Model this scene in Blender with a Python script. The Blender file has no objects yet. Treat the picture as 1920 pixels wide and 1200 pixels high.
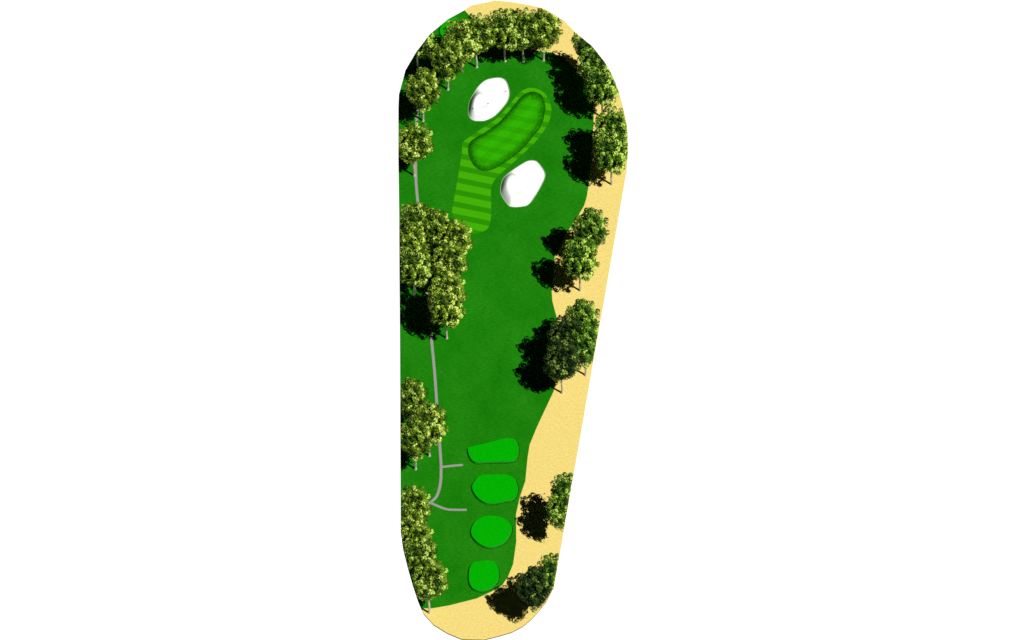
import bpy, bmesh, math, random
from mathutils import Vector, geometry
from mathutils.bvhtree import BVHTree

S = bpy.context.scene
C = S.collection
ELEV = math.radians(50)                 # the camera looks down on the hole at this angle
SE, CE = math.sin(ELEV), math.cos(ELEV)
U = 0.1                                 # metres per plan unit

def gx(X): return (X - 960) * U
def gy(Y): return (600 - Y) * U / SE    # plan unit -> metres on the ground
def G(X, Y, z=0.0): return Vector((gx(X), gy(Y), z))

# ------------------------------------------------------------------ camera
cam = bpy.data.cameras.new('camera')
cam.type = 'ORTHO'; cam.ortho_scale = 192.0
cam.clip_start = 1.0; cam.clip_end = 3000.0
co = bpy.data.objects.new('camera', cam); C.objects.link(co)
co.location = Vector((0, -CE, SE)) * 220.0
co.rotation_euler = (math.pi / 2 - ELEV, 0, 0)
S.camera = co

# ------------------------------------------------------------------ sky, sun, exposure
SUN = Vector((0.440, -0.360, 0.860)).normalized()      # towards the sun: low right of the hole
sun_el = math.asin(SUN.z)
w = bpy.data.worlds.new('World'); S.world = w; w.use_nodes = True
nt = w.node_tree
bg = nt.nodes['Background']
sky = nt.nodes.new('ShaderNodeTexSky'); sky.sky_type = 'NISHITA'; sky.sun_disc = False
sky.sun_elevation = sun_el
sky.sun_rotation = math.atan2(SUN.x, SUN.y)
sky.air_density = 0.02; sky.dust_density = 0.0; sky.ozone_density = 0.0
nt.links.new(sky.outputs[0], bg.inputs[0]); bg.inputs[1].default_value = 0.05
sl = bpy.data.lights.new('sun', 'SUN'); sl.energy = 5.0; sl.angle = math.radians(0.5); sl.color = (1.0, 0.985, 0.95)
so = bpy.data.objects.new('sun', sl); C.objects.link(so)
so.rotation_euler = SUN.to_track_quat('Z', 'Y').to_euler()
S.view_settings.view_transform = 'Standard'; S.view_settings.look = 'None'
S.view_settings.exposure = 0.0; S.view_settings.gamma = 1.0

# ------------------------------------------------------------------ helpers
def tag(o, label=None, cat=None, group=None, kind=None):
    for k, v in (('label', label), ('category', cat), ('group', group), ('kind', kind)):
        if v: o[k] = v
    return o

def link(name, me, mat, parent=None):
    o = bpy.data.objects.new(name, me); C.objects.link(o)
    if mat and not me.materials: me.materials.append(mat)
    if parent: o.parent = parent
    return o

def mesh(name, verts, faces, smooth=False):
    me = bpy.data.meshes.new(name)
    me.from_pydata([tuple(v) for v in verts], [], faces); me.update()
    if smooth:
        for p in me.polygons: p.use_smooth = True
    return me

def empty(name, loc=(0, 0, 0)):
    o = bpy.data.objects.new(name, None); C.objects.link(o); o.location = loc
    o.empty_display_size = 0.3
    return o

def spline(pts, n=4, closed=True):
    """Catmull-Rom through plan points."""
    out = []; N = len(pts)
    for i in range(N if closed else N - 1):
        g = (lambda k: pts[k % N]) if closed else (lambda k: pts[min(max(k, 0), N - 1)])
        p0, p1, p2, p3 = g(i - 1), g(i), g(i + 1), g(i + 2)
        for j in range(n):
            t = j / n
            out.append(tuple(0.5 * (2 * p1[k] + (p2[k] - p0[k]) * t + (2 * p0[k] - 5 * p1[k] + 4 * p2[k] - p3[k]) * t * t
                             + (3 * p1[k] - p0[k] - 3 * p2[k] + p3[k]) * t ** 3) for k in (0, 1)))
    if not closed: out.append(tuple(pts[-1]))
    return out

def world(pts): return [(gx(x), gy(y)) for x, y in pts]

def inside(poly, x, y):
    c = False; j = len(poly) - 1
    for i in range(len(poly)):
        xi, yi = poly[i]; xj, yj = poly[j]
        if (yi > y) != (yj > y) and x < (xj - xi) * (y - yi) / (yj - yi) + xi: c = not c
        j = i
    return c

def area(poly):
    return 0.5 * sum(poly[i - 1][0] * poly[i][1] - poly[i][0] * poly[i - 1][1] for i in range(len(poly)))
def ccw(poly): return poly if area(poly) > 0 else poly[::-1]

def sheet(name, poly, z, mat, holes=(), skirt=0.0, parent=None):
    """a filled outline lying at height z, with openings, its border turned down by skirt"""
    poly = ccw(poly); vs, es = [], []
    for ring in [poly] + [ccw(h) for h in holes]:
        b = len(vs); vs += [Vector(p) for p in ring]
        es += [(b + i, b + (i + 1) % len(ring)) for i in range(len(ring))]
    v2, _, f2, _, _, _ = geometry.delaunay_2d_cdt(vs, es, [], 0, 1e-5)
    keep = []
    for f in f2:
        cx = sum(v2[i][0] for i in f) / len(f); cy = sum(v2[i][1] for i in f) / len(f)
        if inside(poly, cx, cy) and not any(inside(h, cx, cy) for h in holes):
            a = area([v2[i] for i in f])
            keep.append(tuple(f) if a > 0 else tuple(reversed(f)))
    V = [(p[0], p[1], z) for p in v2]
    if skirt:
        b = len(V); n = len(poly)
        V += [(p[0], p[1], z) for p in poly] + [(p[0], p[1], z - skirt) for p in poly]
        keep += [(b + i, b + n + i, b + n + (i + 1) % n, b + (i + 1) % n) for i in range(n)]
    return link(name, mesh(name, V, keep), mat, parent)

def inset(poly, d):
    poly = ccw(poly); n = len(poly); out = []
    for i in range(n):
        a, b, c = Vector(poly[i - 1]), Vector(poly[i]), Vector(poly[(i + 1) % n])
        t = ((b - a).normalized() + (c - b).normalized()).normalized()
        out.append((b.x - t.y * d, b.y + t.x * d))
    return out

def ribbon(pts, half):
    L, R = [], []
    for i, p in enumerate(pts):
        a = Vector(pts[max(i - 1, 0)]); b = Vector(pts[min(i + 1, len(pts) - 1)])
        t = (b - a).normalized(); nrm = Vector((-t.y, t.x)) * half
        L.append(Vector(p) + nrm); R.append(Vector(p) - nrm)
    tip = []
    e = Vector(pts[-1]); t = (e - Vector(pts[-2])).normalized(); a0 = math.atan2(t.y, t.x)
    for k in range(1, 8):
        a = a0 - math.pi / 2 + math.pi * k / 8
        tip.append(e + Vector((math.cos(a), math.sin(a))) * half)
    return [tuple(v) for v in R + tip + L[::-1]]

def tube(V, F, path, rad, n=8):
    b = len(V)
    for i, (p, r) in enumerate(zip(path, rad)):
        p = Vector(p); a = Vector(path[max(i - 1, 0)]); c = Vector(path[min(i + 1, len(path) - 1)])
        t = (c - a).normalized(); u = t.cross(Vector((0.3, 1, 0.1))).normalized(); v = t.cross(u)
        for k in range(n):
            q = 2 * math.pi * k / n
            V.append(p + (u * math.cos(q) + v * math.sin(q)) * r)
    for i in range(len(path) - 1):
        for k in range(n):
            F.append((b + i * n + k, b + i * n + (k + 1) % n, b + (i + 1) * n + (k + 1) % n, b + (i + 1) * n + k))

# ------------------------------------------------------------------ materials
def node(t, kind, **kw):
    n = t.nodes.new(kind)
    for k, v in kw.items(): setattr(n, k, v)
    return n

def new_mat(name, rough=0.95, spec=0.0):
    m = bpy.data.materials.new(name); m.use_nodes = True
    b = m.node_tree.nodes['Principled BSDF']
    b.inputs['Roughness'].default_value = rough
    b.inputs['Specular IOR Level'].default_value = spec
    return m, m.node_tree, b

def ramp(t, src, stops):
    r = node(t, 'ShaderNodeValToRGB'); e = r.color_ramp.elements
    while len(e) < len(stops): e.new(0.5)
    for el, (p, c) in zip(e, stops): el.position = p; el.color = (*c, 1)
    t.links.new(src, r.inputs[0]); return r

def noise(t, scale, detail=4, rough=0.6, stretch=None, rot=0):
    tc = node(t, 'ShaderNodeTexCoord'); mp = node(t, 'ShaderNodeMapping')
    if stretch: mp.inputs['Scale'].default_value = stretch
    mp.inputs['Rotation'].default_value = (0, 0, rot)
    n = node(t, 'ShaderNodeTexNoise'); n.inputs['Scale'].default_value = scale
    n.inputs['Detail'].default_value = detail; n.inputs['Roughness'].default_value = rough
    t.links.new(tc.outputs['Object'], mp.inputs[0]); t.links.new(mp.outputs[0], n.inputs['Vector'])
    return n.outputs['Fac']

def mix(t, f, a, b, mode='MIX'):
    m = node(t, 'ShaderNodeMix', data_type='RGBA', blend_type=mode)
    for sock, v in ((m.inputs[0], f), (m.inputs[6], a), (m.inputs[7], b)):
        if isinstance(v, bpy.types.NodeSocket): t.links.new(v, sock)
        elif isinstance(v, (int, float)): sock.default_value = v
        else: sock.default_value = (*v, 1)
    return m.outputs[2]

def bump(t, b, src, strength, dist):
    n = node(t, 'ShaderNodeBump'); n.inputs['Strength'].default_value = strength; n.inputs['Distance'].default_value = dist
    t.links.new(src, n.inputs['Height']); t.links.new(n.outputs[0], b.inputs['Normal'])

def turf_mat(name, lo, hi, fine=3.0, bumpy=0.25):
    m, t, b = new_mat(name)
    big = ramp(t, noise(t, 0.12, 5, 0.65, (1, .8, 1)), [(0.35, lo), (0.65, hi)])
    f = ramp(t, noise(t, fine, 5, 0.75, (0.45, 1.4, 1), 0.35), [(0.3, (0.62, 0.66, 0.6)), (0.7, (1.32, 1.28, 1.3))])
    t.links.new(mix(t, 1.0, big.outputs[0], f.outputs[0], 'MULTIPLY'), b.inputs['Base Color'])
    bump(t, b, noise(t, fine * 1.6, 4, 0.7), bumpy, 0.12)
    return m

def stripe_mat(name, light, dark, cross=0.0):
    """mown stripes lying across the hole, slightly turned"""
    m, t, b = new_mat(name)
    geo = node(t, 'ShaderNodeNewGeometry'); sep = node(t, 'ShaderNodeSeparateXYZ')
    t.links.new(geo.outputs['Position'], sep.inputs[0])
    def band(ax, ay, off, period, sharp):
        a = node(t, 'ShaderNodeMath', operation='MULTIPLY'); a.inputs[1].default_value = ax / period
        c = node(t, 'ShaderNodeMath', operation='MULTIPLY_ADD'); c.inputs[1].default_value = ay / period
        t.links.new(sep.outputs[0], a.inputs[0]); t.links.new(sep.outputs[1], c.inputs[0]); t.links.new(a.outputs[0], c.inputs[2])
        o = node(t, 'ShaderNodeMath', operation='ADD'); o.inputs[1].default_value = off
        t.links.new(c.outputs[0], o.inputs[0])
        fr = node(t, 'ShaderNodeMath', operation='FRACT'); t.links.new(o.outputs[0], fr.inputs[0])
        return ramp(t, fr.outputs[0], [(0.0, (0, 0, 0)), (0.02, (1, 1, 1)), (0.56, (1, 1, 1)), (0.58, (0, 0, 0))]).outputs[0]
    st = band(0.27 * SE * 1.0 / SE, 1.0, 0.30, 2.3 / SE, 0)
    col = mix(t, st, dark, light)
    if cross:
        st2 = band(1.0, -0.95, 0.2, 4.1, 0)
        col = mix(t, 1.0, col, mix(t, st2, (1 - cross,) * 3, (1 + cross,) * 3), 'MULTIPLY')
    f = ramp(t, noise(t, 4.0, 4, 0.7), [(0.3, (0.9,) * 3), (0.7, (1.08,) * 3)])
    t.links.new(mix(t, 1.0, col, f.outputs[0], 'MULTIPLY'), b.inputs['Base Color'])
    bump(t, b, noise(t, 6, 3, 0.6), 0.15, 0.05)
    return m

def sand_mat(name, lo, hi, scale, bumpy):
    m, t, b = new_mat(name, 0.95, 0.05)
    c = ramp(t, noise(t, scale, 5, 0.8), [(0.32, lo), (0.68, hi)])
    t.links.new(c.outputs[0], b.inputs['Base Color'])
    bump(t, b, noise(t, scale * 1.5, 4, 0.8), bumpy, 0.06)
    return m

def plain_mat(name, lo, hi, scale=3.0, stretch=None, rough=0.85):
    m, t, b = new_mat(name, rough)
    c = ramp(t, noise(t, scale, 4, 0.7, stretch), [(0.3, lo), (0.7, hi)])
    t.links.new(c.outputs[0], b.inputs['Base Color'])
    bump(t, b, noise(t, scale * 2, 3, 0.6, stretch), 0.2, 0.03)
    return m

def leaf_mat(name, stops):
    m, t, b = new_mat(name, 0.7, 0.06)
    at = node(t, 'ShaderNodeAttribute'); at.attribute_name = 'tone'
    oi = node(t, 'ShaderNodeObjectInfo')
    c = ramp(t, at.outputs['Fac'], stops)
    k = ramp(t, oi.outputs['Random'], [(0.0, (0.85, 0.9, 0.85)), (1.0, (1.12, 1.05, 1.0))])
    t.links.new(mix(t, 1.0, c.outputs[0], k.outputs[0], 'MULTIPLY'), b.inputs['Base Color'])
    return m

M = dict(
    white=plain_mat('white_ground', (0.88, 0.88, 0.88), (0.90, 0.90, 0.90), 0.02),
    earth=plain_mat('dark_earth', (0.012, 0.010, 0.007), (0.03, 0.024, 0.016), 1.5),
    rough=turf_mat('rough_turf', (0.0070, 0.156, 0.0022), (0.0145, 0.192, 0.0048)),
    sand=sand_mat('yellow_sand', (0.60, 0.465, 0.125), (0.80, 0.64, 0.215), 2.2, 0.22),
    bunker=sand_mat('white_sand', (0.79, 0.79, 0.79), (0.84, 0.84, 0.84), 1.5, 0.1),
    tee=turf_mat('tee_turf', (0.0012, 0.335, 0.0008), (0.0015, 0.345, 0.001), 5.0, 0.05),
    tee_edge=plain_mat('tee_edge_grass', (0.012, 0.25, 0.008), (0.035, 0.34, 0.03), 4),
    apron=stripe_mat('striped_apron', (0.045, 0.335, 0.002), (0.020, 0.225, 0.0015)),
    green=stripe_mat('striped_green', (0.025, 0.330, 0.001), (0.019, 0.285, 0.001), 0.05),
    rim=plain_mat('bunker_lip_grass', (0.20, 0.36, 0.17), (0.34, 0.48, 0.30), 5),
    edge_shade=plain_mat('shade_blades', (0.005, 0.10, 0.001), (0.010, 0.17, 0.001), 3),  # dark colour standing in for shade along the green and tee edges
    path=plain_mat('grey_path', (0.23, 0.225, 0.21), (0.30, 0.29, 0.275), 2.5),
    bark=plain_mat('pale_bark', (0.34, 0.30, 0.22), (0.66, 0.61, 0.48), 5, (1, 1, 0.25)),
    black=plain_mat('black_metal', (0.01, 0.01, 0.01), (0.015, 0.015, 0.015)),
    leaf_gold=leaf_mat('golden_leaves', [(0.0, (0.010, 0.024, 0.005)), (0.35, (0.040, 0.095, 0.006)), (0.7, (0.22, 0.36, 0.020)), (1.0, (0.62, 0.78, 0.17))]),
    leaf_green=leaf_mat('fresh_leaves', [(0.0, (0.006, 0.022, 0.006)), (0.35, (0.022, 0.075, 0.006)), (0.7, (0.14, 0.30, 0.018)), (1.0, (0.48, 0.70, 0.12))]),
    leaf_dark=leaf_mat('shaded_leaves', [(0.0, (0.003, 0.010, 0.004)), (0.5, (0.014, 0.036, 0.008)), (0.85, (0.075, 0.14, 0.018)), (1.0, (0.26, 0.37, 0.07))]),  # black shade over three crowns, painted into their leaf colour
)

# ------------------------------------------------------------------ plan outlines
OUTLINE = [(929,1),(910,5),(884,10),(871,19),(840,36),(806,64),(780,98),(760,132),(756,148),(748,177),(747,200),(747,300),(748.5,400),(749,520),
 (750,640),(751,880),(751.4,997),(755.6,1028),(764,1062),(774,1097),(784,1127),(790,1141),(794,1150),(813,1171),(839,1187),(866,1198),(907,1199),
 (935,1192),(959,1185),(980,1174),(997,1160),(1012,1143),(1025,1127),(1038.6,1100),(1091,800),(1111,684),(1133,560),(1166,370),(1175,318),(1178,280),
 (1176,236),(1168,199),(1160,170),(1148,140),(1134,116),(1110,86),(1074,56),(1058,39),(1020,16),(990,9),(960,4)]
ROUGH_EDGE = [(871,19),(887,36),(905,60),(930,84),(1000,94),(1030,98),(1055,106),(1080,130),(1100,160),(1113,190),(1113,230),(1108,300),(1104,345),
 (1100,370),(1095,386),(1088,398),(1062,438),(1040,482),(1034.5,547),(1035.6,564),(1044,596),(1050,640),(1050,690),(1038,734),(1007,800),(993,834),
 (989,860),(985,902),(975,931),(967.5,964),(968,1016),(962,1058),(953,1080),(942,1097),(922,1109),(894,1122),(843,1135),(811,1140.5),(790,1141)]
i0 = OUTLINE.index((871, 19)); i1 = OUTLINE.index((790, 1141))
ROUGH = OUTLINE[i0:i1 + 1] + ROUGH_EDGE[::-1][1:-1]
SAND = OUTLINE[:i0 + 1] + ROUGH_EDGE[1:-1] + OUTLINE[i1:]
BUNKERS = [
 [(878,210),(881,221),(888,226),(897,227),(910,226),(928,217),(946,198),(954,184),(955,170),(950,154),(942,147),(930,146),(912,150),(898,161),(888,176),(880,192)],
 [(1000,301),(990,302),(980,307),(960,320),(950,328),(942,338),(938.5,352),(940,366),(952,384),(960,388),(974,388),(990,384),(1003,368),(1016,346),(1022,331),(1020,320),(1009,305)]]
APRON = [(868,267),(866,286),(860,324),(855,352),(848,392),(849,403),(854,416),(866,431),(880,437),(892,438),(908,433),(916,426),(920,412),(921,384),(921,354),
 (926,340),(936,328),(958,309),(974,294),(1000,270),(1018,248),(1030,226),(1034,204),(1026,182),(1016,171),(1000,165),(988,166),(973,175),(957,194),(932,222),(914,234),(888,252)]
GREEN = [(878,276),(878,288),(884,304),(894,316),(908,321),(924,318),(940,310),(960,296),(980,280),(1000,256),(1014,238),(1020,220),(1023,200),(1018,182),(1008,174),
 (996,172),(984,177),(972,187),(956,207),(936,229),(910,248),(888,261),(880,269)]
TEES = [
 [(876.6,845),(882,839),(923,829),(945,823),(960,823),(970,830),(973,845),(969,860),(958,866),(930,867),(905,868),(892,868),(882,861)],
 [(884.5,915),(888,905),(896,896),(909,891),(930,890.5),(949.5,891),(964,897),(970.6,910),(970.6,924),(963,937),(946,941),(922,945),(907,942.5),(892,931)],
 [(882.5,998),(887,984),(896,975),(911,968.5),(927,968),(944,972),(955,980),(960,990),(957,1003),(948,1016),(934,1024),(915,1027),(899,1021),(887,1010)],
 [(878.4,1083),(880,1066),(887,1056),(900,1053),(915,1051.5),(927,1055),(934,1064),(936,1077),(934,1089),(927,1099),(915,1106.5),(901,1109),(887,1105),(880,1095)]]
PATCH = [(824,57),(829,46.5),(841,37.5),(855,33),(864,38),(874,50),(868,66),(850,74),(834,73),(827,68)]
CUT = world(OUTLINE)

def on_ground(x, y, z):
    """the block of land is cut off along a leaning face: nothing stands beyond it"""
    return inside(CUT, x, y + z * CE / SE)

# ------------------------------------------------------------------ the setting
o = link('ground', mesh('ground', [(-3000, -3000, -300), (3000, -3000, -300), (3000, 3000, -300), (-3000, 3000, -300)], [(0, 1, 2, 3)]), M['white'])
tag(o, kind='structure')
bunk_w = [world(spline(b, 5)) for b in BUNKERS]
green_w = world(spline(GREEN, 5)); apron_w = world(spline(APRON, 4))
o = sheet('rough', world(ROUGH), 0.0, M['rough'], holes=bunk_w, skirt=0.10); tag(o, kind='structure')
o = sheet('sand', world(SAND), 0.0, M['sand'], skirt=0.10); tag(o, kind='structure')
# the earth under the turf, thin at the cut edge and thicker further in
ring = ccw(inset(CUT, 0.02)); mid = (gx(940), gy(560))
V = [(p[0], p[1], -0.08) for p in ring]; n = len(ring)
V += [(mid[0] + (p[0] - mid[0]) * 0.9, mid[1] + (p[1] - mid[1]) * 0.93, -3.0) for p in ring]
V += [(p[0], p[1], -0.34) for p in ring]; F = []
for i in range(n):
    j = (i + 1) % n
    F += [(2 * n + i, 2 * n + j, j, i), (n + i, n + j, 2 * n + j, 2 * n + i)]
F.append(tuple(range(2 * n - 1, n - 1, -1)))
o = link('terrain', mesh('terrain', V, F), M['earth']); tag(o, kind='structure')
o = sheet('fairway', apron_w, 0.02, M['apron'], holes=[inset(green_w, 0.15)], skirt=0.015); tag(o, kind='structure')

MAIN = [(784,196),(782,215),(780,260),(779.5,325),(783,376),(790,440),(799,530),(808,626),(815,700),(820,770),(825,840),(827,876),(826,905),(820,928),(811,939),(801,946)]
SPURS = [[(827,876),(848,873.5),(866,872)], [(803,942),(811,944.5),(820,948.5),(838,955),(855,956),(873,956)]]
o = sheet('path', ribbon(world(spline(MAIN, 5, False)), 0.26), 0.03, M['path'], skirt=0.025); tag(o, kind='structure')
for k, s in enumerate(SPURS):
    o = sheet('path', ribbon(world(spline(s, 5, False)), 0.26), 0.024 - 0.005 * k, M['path'], skirt=0.015); tag(o, kind='structure')

# ------------------------------------------------------------------ bunkers
BEDS = []
def heap(a, d):
    """height of the sand: nearly level, with a steep bank added inside the left rim to give grey shading"""
    c = 1.9 * max(0.0, math.cos(math.radians(a - 204))) ** 0.8
    up = math.sin(math.pi / 2 * min(1, d / 1.6)) if d < 1.6 else 0.5 + 0.5 * math.cos(math.pi * min(1, (d - 1.6) / 3.4))
    return -0.04 - 0.10 * min(1, d) + c * up

def bunker(poly, label):
    cx = sum(p[0] for p in poly) / len(poly); cy = sum(p[1] for p in poly) / len(poly)
    root = empty('sand_bunker', (cx, cy, 0)); tag(root, label, 'bunker', 'bunkers beside the putting green')
    poly = ccw(poly); n = len(poly); K = 26; V, F = [], []
    for k in range(K):
        t = 1 - k / K
        for p in poly:
            d = (1 - t) * math.hypot(p[0] - cx, p[1] - cy)
            V.append(((p[0] - cx) * t, (p[1] - cy) * t, heap(math.degrees(math.atan2(p[1] - cy, p[0] - cx)), d)))
    V.append((0, 0, -0.14))
    for k in range(K - 1):
        for i in range(n):
            j = (i + 1) % n
            F.append((k * n + i, k * n + j, (k + 1) * n + j, (k + 1) * n + i))
    for i in range(n): F.append(((K - 1) * n + i, (K - 1) * n + (i + 1) % n, K * n))
    link('sand_bed', mesh('sand_bed', V, F, True), M['bunker'], root)
    BEDS.append(BVHTree.FromPolygons([Vector((v[0] + cx, v[1] + cy, v[2])) for v in V], F))
    # turf wall of the pit, and the lip of pale grass round it
    V = []
    for p in poly:
        V += [(p[0] - cx, p[1] - cy, 0.0), (p[0] - cx, p[1] - cy, -0.12)]
    F = [(2 * i, 2 * ((i + 1) % n), 2 * ((i + 1) % n) + 1, 2 * i + 1) for i in range(n)]
    link('turf_wall', mesh('turf_wall', V, F), M['rough'], root)
    V, F = [], []
    loop = [(p[0] - cx, p[1] - cy, 0.01) for p in poly]
    tube(V, F, loop + loop[:1], [0.07] * (n + 1), 6)
    link('rim', mesh('rim', V, F), M['rim'], root)
    return root

bunker(bunk_w[0], 'white sand bunker above the putting green with three tiny crosses on it')
bunker(bunk_w[1], 'plain white sand bunker below the putting green, right of the striped fairway')

for X, Y, lab in ((915.3, 194.3, 'tiny black cross in the middle of the upper bunker'), (948, 171.5, 'tiny black cross near the right rim of the upper bunker'),
                  (887, 203, 'tiny black cross near the left rim of the upper bunker')):
    V, F = [], []
    tube(V, F, [(-0.2, 0, 0), (0.2, 0, 0)], [0.035, 0.035], 6); tube(V, F, [(0, -0.2, 0.01), (0, 0.2, 0.01)], [0.035, 0.035], 6)
    tube(V, F, [(0, 0, -0.3), (0, 0, 0.03)], [0.05, 0.06], 6)
    hit = BEDS[0].ray_cast(G(X, Y) + Vector((0, -CE, SE)) * 9, Vector((0, CE, -SE)))[0]
    o = link('marker_cross', mesh('marker_cross', V, F), M['black']); o.location = hit
    tag(o, lab, 'marker', 'tiny crosses in the upper bunker')

# ------------------------------------------------------------------ putting green
def mound(poly, rise, band, steps, z0):
    """rings stepping in from an outline: vertices and faces of a gently raised bed"""
    poly = ccw(poly); n = len(poly); V, F = [], []
    rings = [poly]
    for k in range(1, steps + 1):
        rings.append(inset(poly, band * k / steps))
    for k, r in enumerate(rings):
        t = k / steps; V += [(p[0], p[1], z0 + rise * t * t * (3 - 2 * t)) for p in r]
    for k in range(steps):
        for i in range(n):
            j = (i + 1) % n; F.append((k * n + i, k * n + j, (k + 1) * n + j, (k + 1) * n + i))
    F.append(tuple(range(steps * n, steps * n + n)))
    return V, F

rnd = random.Random(5)
c = (gx(948), gy(250)); root = empty('putting_green', (*c, 0))
tag(root, 'kidney shaped putting green of striped bright grass between two white bunkers', 'putting green')
V, F = mound(green_w, 0.14, 0.8, 6, 0.022)
V = [(x - c[0], y - c[1], z) for x, y, z in V]
me = mesh('mown_surface', V, F); link('mown_surface', me, M['green'], root)
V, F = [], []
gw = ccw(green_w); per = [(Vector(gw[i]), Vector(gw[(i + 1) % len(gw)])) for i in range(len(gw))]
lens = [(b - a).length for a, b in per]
for _ in range(42000):  # dark blades added inside the green's outline to imitate its edge shade
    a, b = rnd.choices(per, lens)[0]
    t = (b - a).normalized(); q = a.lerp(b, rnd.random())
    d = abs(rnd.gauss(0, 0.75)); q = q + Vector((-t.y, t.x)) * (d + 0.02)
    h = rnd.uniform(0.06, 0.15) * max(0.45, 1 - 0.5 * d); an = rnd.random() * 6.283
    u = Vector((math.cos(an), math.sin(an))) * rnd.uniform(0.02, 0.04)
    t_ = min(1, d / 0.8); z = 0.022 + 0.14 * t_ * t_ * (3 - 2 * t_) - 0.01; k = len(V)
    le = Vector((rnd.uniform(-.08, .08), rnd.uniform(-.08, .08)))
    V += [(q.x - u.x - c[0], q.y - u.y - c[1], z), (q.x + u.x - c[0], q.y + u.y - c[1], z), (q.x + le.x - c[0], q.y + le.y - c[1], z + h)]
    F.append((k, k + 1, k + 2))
o = link('shade_blades', mesh('shade_blades', V, F), M['edge_shade'], root); tag(o, kind='stuff')

# ------------------------------------------------------------------ tees
def tee(poly, label, group='teeing grounds in a line up the hole', name='tee_box'):
    cx = sum(p[0] for p in poly) / len(poly); cy = sum(p[1] for p in poly) / len(poly)
    loc = [(p[0] - cx, p[1] - cy) for p in ccw(poly)]; n = len(loc)
    root = empty(name, (cx, cy - 0.17, 0)); tag(root, label, 'tee box', group)
    top = inset(loc, 0.06); V = [(*p, 0.004) for p in loc] + [(*p, 0.42) for p in top]
    F = [(i, (i + 1) % n, n + (i + 1) % n, n + i) for i in range(n)]
    link('grass_bank', mesh('grass_bank', V, F), M['tee_edge'], root)
    V, F = [], []                                # dark blades added round the bank to draw a shadow line
    seg = [(Vector(loc[i]), Vector(loc[(i + 1) % n])) for i in range(n)]; ln = [(q - p).length for p, q in seg]
    for _ in range(int(sum(ln) * 55)):
        p, q = rnd.choices(seg, ln)[0]; t = (q - p).normalized()
        b = p.lerp(q, rnd.random()) + Vector((t.y, -t.x)) * rnd.uniform(0.02, 0.17)
        an = rnd.random() * 6.283; u = Vector((math.cos(an), math.sin(an))) * rnd.uniform(0.02, 0.04); k = len(V)
        V += [(b.x - u.x, b.y - u.y, -0.01), (b.x + u.x, b.y + u.y, -0.01), (b.x + rnd.uniform(-.05, .05), b.y + rnd.uniform(-.05, .05), rnd.uniform(0.1, 0.22))]
        F.append((k, k + 1, k + 2))
    tag(link('shade_fringe', mesh('shade_fringe', V, F), M['edge_shade'], root), kind='stuff')
    link('mown_top', mesh('mown_top', [(*p, 0.42) for p in top], [tuple(range(n))]), M['tee'], root)
    return root
tee(world(spline(TEES[0], 5)), 'wedge shaped bright green tee with a sloping top edge, beside the upper path spur')
tee(world(spline(TEES[1], 5)), 'broad bright green tee between the wedge shaped tee and the oval tee')
tee(world(spline(TEES[2], 5)), 'oval bright green tee just above the smallest squarish tee')
tee(world(spline(TEES[3], 5)), 'smallest bright green tee, squarish, at the bottom of the hole')
tee(world(spline(PATCH, 4)), 'bright green patch half hidden by the tree row at the curved upper left edge', None, 'mown_patch')

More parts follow.
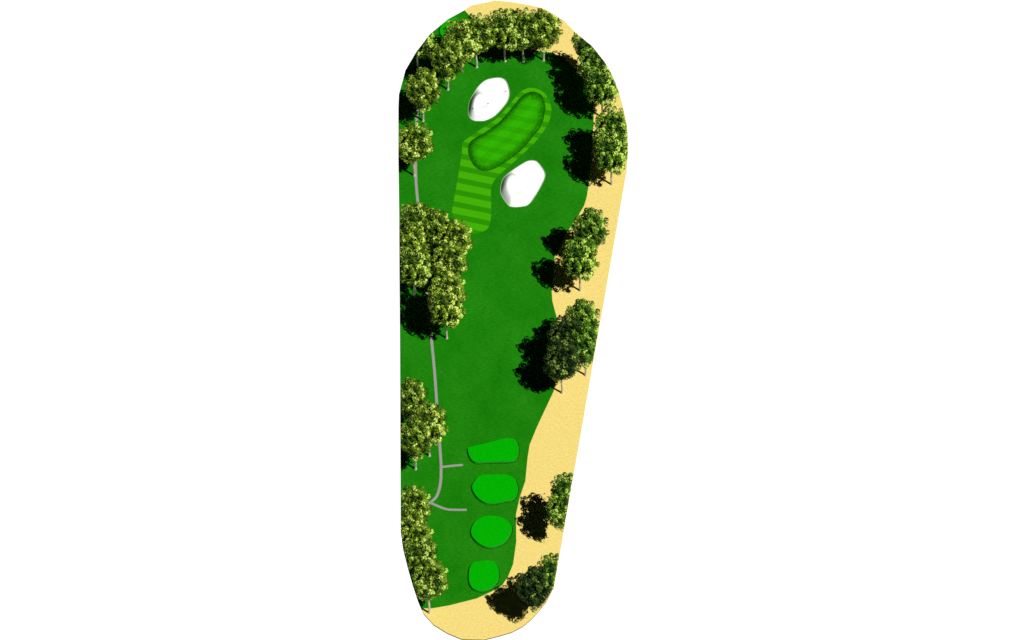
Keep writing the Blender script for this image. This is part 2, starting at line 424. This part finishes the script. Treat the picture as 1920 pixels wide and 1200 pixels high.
# ------------------------------------------------------------------ trees
ZC, RX, RZ = 8.75, 3.0, 4.45
def crown_leaves(seed):
    """leaf tufts spread through an uneven crown: list of (three/four corners, tone)"""
    r = random.Random(seed); out = []
    lumps = []
    for k in range(15):
        th = r.random() * 6.283; ph = math.asin(r.uniform(-0.6, 0.9))
        lumps.append((Vector((math.cos(th) * math.cos(ph), math.sin(th) * math.cos(ph), math.sin(ph))), r.uniform(0.06, 0.22)))
    def radius(d):
        k = 0.86
        for v, a in lumps: k += a * max(0.0, d.dot(v) - 0.72) / 0.28
        if d.z < -0.2: k *= 1 - 0.28 * (-d.z - 0.2)
        return min(k, 1.10)
    def leaf(c, nrm, s, tone):
        u = nrm.cross(Vector((r.uniform(-1, 1), r.uniform(-1, 1), r.uniform(-1, 1)))).normalized(); v = nrm.cross(u)
        u *= s; v *= s * r.uniform(0.55, 0.8)
        out.append(([c - u, c - v * 0.9 + nrm * s * .18, c + u, c + v * 0.9 + nrm * s * .18], tone))
    N = 165
    for i in range(N):
        zz = 1 - 2 * (i + 0.5) / N; a = i * 2.39996 + r.uniform(-.3, .3); q = math.sqrt(max(0, 1 - zz * zz))
        d = Vector((q * math.cos(a), q * math.sin(a), zz)); d = (d + Vector((r.uniform(-.09, .09), r.uniform(-.09, .09), r.uniform(-.09, .09)))).normalized()
        rad = radius(d) * r.choice((1.06, 1.0, 0.95, 0.88, 0.80))
        p = Vector((d.x * RX * rad, d.y * RX * rad, ZC + d.z * RZ * rad))
        ax = (Vector((d.x, d.y, d.z * 0.7)) * 0.75 + Vector((r.uniform(-.2, .2), r.uniform(-.2, .2), 0.8))).normalized()
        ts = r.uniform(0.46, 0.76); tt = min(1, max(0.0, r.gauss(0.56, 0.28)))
        u = ax.orthogonal().normalized(); v = ax.cross(u)
        for j in range(18):                                       # a domed rosette of leaves
            an = j * 2.4 + r.random(); rr = math.sqrt((j + 0.4) / 18)
            off = (u * math.cos(an) + v * math.sin(an)) * rr * ts + ax * (1 - rr * rr) * ts * 0.95
            nn = (ax * (1.05 - rr) + (u * math.cos(an) + v * math.sin(an)) * rr * 1.1 + Vector((r.uniform(-.35, .35), r.uniform(-.35, .35), r.uniform(-.35, .35)))).normalized()
            leaf(p + off, nn, r.uniform(0.18, 0.30), min(1, max(0, tt + r.uniform(-.18, .18))))
    for hx, hz in ((-0.45, 4.55), (0.55, 4.65), (-2.3, 3.9), (2.5, 3.0), (3.3, -0.6)):    # knobs standing out of the top
        p = Vector((hx, r.uniform(-0.5, 0.3), ZC + hz)); tt = r.uniform(0.5, 0.85)
        for j in range(44):
            d = Vector((r.gauss(0, 1), r.gauss(0, 1), r.gauss(0, 1))).normalized()
            leaf(p + d * r.uniform(0.35, 0.55), d, r.uniform(0.15, 0.24), min(1, max(0, tt + r.uniform(-.25, .2))))
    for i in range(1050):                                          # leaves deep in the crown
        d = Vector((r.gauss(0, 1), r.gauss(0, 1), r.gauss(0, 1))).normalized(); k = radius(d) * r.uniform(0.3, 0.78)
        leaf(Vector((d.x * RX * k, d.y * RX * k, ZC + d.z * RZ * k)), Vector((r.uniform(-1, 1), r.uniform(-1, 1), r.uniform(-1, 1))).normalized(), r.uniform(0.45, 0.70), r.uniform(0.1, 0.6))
    return out

def leaves_mesh(leaves):
    V, F, T = [], [], []
    for q, tone in leaves:
        k = len(V); V += q; F.append((k, k + 1, k + 2, k + 3)); T.append(tone)
    me = mesh('crown', V, F)
    at = me.attributes.new('tone', 'FLOAT', 'FACE'); at.data.foreach_set('value', T)
    return me

def trunk_geo(seed):
    r = random.Random(seed); V, F = [], []
    zs = [0, 0.12, 0.3, 0.7, 1.3, 2.0, 2.8, 3.6, 4.6, 6.0, 8.0, 10.2]; rd = [0.34, 0.27, 0.235, 0.215, 0.205, 0.20, 0.19, 0.18, 0.165, 0.14, 0.1, 0.04]
    lean = [Vector((0.03 * z * math.sin(z * .7 + seed), 0.03 * z * math.cos(z * .6 + seed), z)) for z in zs]
    lean[0].z = -0.15
    tube(V, F, lean, rd, 10)
    for k in range(7):                                            # limbs
        z = 3.9 + k * 0.75; a = k * 2.4 + seed; L = r.uniform(1.7, 2.5)
        b = Vector((0.03 * z * math.sin(z * .7 + seed), 0.03 * z * math.cos(z * .6 + seed), z)); dirv = Vector((math.cos(a), math.sin(a), 0.75))
        tube(V, F, [b, b + dirv * L * 0.35, b + dirv * L * 0.7 + Vector((0, 0, .15)), b + dirv * L + Vector((0, 0, .4))], [0.11, 0.085, 0.06, 0.025], 6)
    return V, F

LEAVES = {}; CROWNS = {}; TRUNKS = {}
for s in (1, 2, 3): LEAVES[s] = crown_leaves(s); TRUNKS[s] = trunk_geo(s)

STEM = 120                                  # vertices of the stem itself; limbs of 24 follow
def clip_faces(V, F, px, py):
    ok = [on_ground(v.x + px, v.y + py, max(v.z, 0)) for v in V]
    if not all(ok[:10]): return [], [], False               # the foot is beyond the cut
    top = next((k for k in range(12) if not all(ok[k * 10:k * 10 + 10])), 12)
    zmax = V[top * 10 - 1].z
    def good(i):
        if i < STEM: return i < top * 10
        b = STEM + (i - STEM) // 24 * 24
        return V[b].z < zmax and all(ok[b:b + 24])
    keep = [f for f in F if all(good(i) for i in f)]
    used = sorted({i for f in keep for i in f}); idx = {v: i for i, v in enumerate(used)}
    return [V[i] for i in used], [tuple(idx[i] for i in f) for f in keep], all(ok)

def tree(X, Y, kind, label, group, seed):
    px, py = gx(X), gy(Y)
    root = empty('tree', (px, py, 0)); tag(root, label, 'tree', group)
    lv = LEAVES[seed]
    cut = [l for l in lv if all(on_ground(v.x + px, v.y + py, v.z) for v in l[0])]
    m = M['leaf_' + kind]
    if len(cut) == len(lv):
        if seed not in CROWNS: CROWNS[seed] = leaves_mesh(lv); CROWNS[seed].materials.append(None)
        me = CROWNS[seed]
    else:
        me = leaves_mesh(cut); me.materials.append(None)
    o = link('crown', me, None, root)
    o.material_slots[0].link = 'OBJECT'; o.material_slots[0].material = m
    V, F = TRUNKS[seed]
    V, F, whole = clip_faces(V, F, px, py)
    if F:
        if whole:
            if ('t', seed) not in TRUNKS: TRUNKS[('t', seed)] = mesh('trunk', V, F, True)
            me = TRUNKS[('t', seed)]
        else: me = mesh('trunk', V, F, True)
        link('trunk', me, M['bark'], root)
    return root

TOP = 'trees in the row behind the green'; UL = 'trees along the upper left edge'; UR = 'trees along the upper right edge'
RM = 'trees on the sand right of the hole'; LG = 'trees in the big clump left of the hole'; LM = 'trees in the small left clump'; LB = 'trees in the strip at the lower left'
TREES = [
 (1019,113,'gold','right end tree of the row behind the green',TOP),
 (981,116,'gold','second tree from the right in the row behind the green',TOP),
 (947,114.5,'gold','tree in the middle of the row behind the green, above the upper bunker',TOP),
 (893.6,126,'gold','tree of the back row with its bare trunk left of the upper bunker top',TOP),
 (866,134,'gold','tree squeezed in the back row in front of the bright green patch',TOP),
 (839.6,168,'gold','tall front tree at the left end of the back row, trunk shadow on grass',TOP),
 (784,128,'green','tree sliced by the curved upper left edge, standing in black shade',UL),
 (793,226.5,'gold','tree beside the short piece of grey path at the upper left',UL),
 (776.5,329,'gold','lone tree with its trunk on the grey path at the left edge',UL),
 (1106,138,'green','topmost tree of the upper right edge, sliced by the curved rim',UR),
 (1117,178,'green','second tree down the upper right edge, its trunk against leaves',UR),
 (1130,220,'green','third tree down the upper right edge, trunk rising from sand by the lawn border',UR),
 (1146.5,301,'green','fourth tree down the upper right edge, overlapped by the one in front',UR),
 (1147,346,'green','lowest tree of the upper right edge with its trunk bare on yellow sand',UR),
 (1106,489,'green','upper tree of the pair standing on the sand beside the mid fairway',RM),
 (1088,545,'green','lower tree of the sand pair, trunk bare on the sand',RM),
 (1090,660,'green','highest tree of the clump on the middle right sand',RM),
 (1060,691,'dark','shadow-darkened tree mostly hidden in the shade of the middle right clump',RM),
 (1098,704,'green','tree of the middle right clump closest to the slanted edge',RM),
 (1054,737,'dark','shadow-darkened tree at the foot of the middle right clump by the lawn border',RM),
 (1067,985,'green','upper half tree cut by the slanted edge level with the tees',RM),
 (1058,1016,'green','lower half tree cut by the slanted edge level with the tees',RM),
 (1042,1136,'green','half tree at the lower right, higher of the last two',RM),
 (1001,1161,'dark','shadow-darkened tree at the lower right, lowest on the sand',RM),
 (780,478,'gold','topmost tree of the big left clump, touching the path',LG),
 (816,491,'gold','tree at the middle of the top of the big left clump',LG),
 (850,511,'gold','right hand top tree of the big left clump, nearest the striped fairway',LG),
 (770,516,'gold','tree at the left edge inside the big left clump',LG),
 (841,552,'gold','second tree down the right side of the big left clump',LG),
 (778,558,'gold','tree of the big left clump with its trunk in black shade',LG),
 (837.5,608,'gold','third tree down the right side of the big left clump',LG),
 (837.5,634,'gold','lowest tree of the big left clump with a bare trunk on grass',LG),
 (769,808,'gold','top tree of the small left clump, cut by the straight edge',LM),
 (805,854.5,'gold','right tree of the small left clump, leaning over the grey path',LM),
 (779,879.5,'gold','lowest tree of the small left clump, trunk bare on grass',LM),
 (772,1010,'gold','topmost tree of the lower left strip, at the path end',LB),
 (767,1046,'gold','second tree down the lower left strip',LB),
 (778,1076,'gold','third tree down the lower left strip',LB),
 (788,1105,'gold','fourth tree down the lower left strip',LB),
 (805,1149,'gold','lowest tree of the lower left strip, trunk on the sand border',LB),
]
for k, (X, Y, kind, lab, grp) in enumerate(TREES):
    tree(X, Y, kind, lab, grp, 1 + (k * 7 + k // 3) % 3)
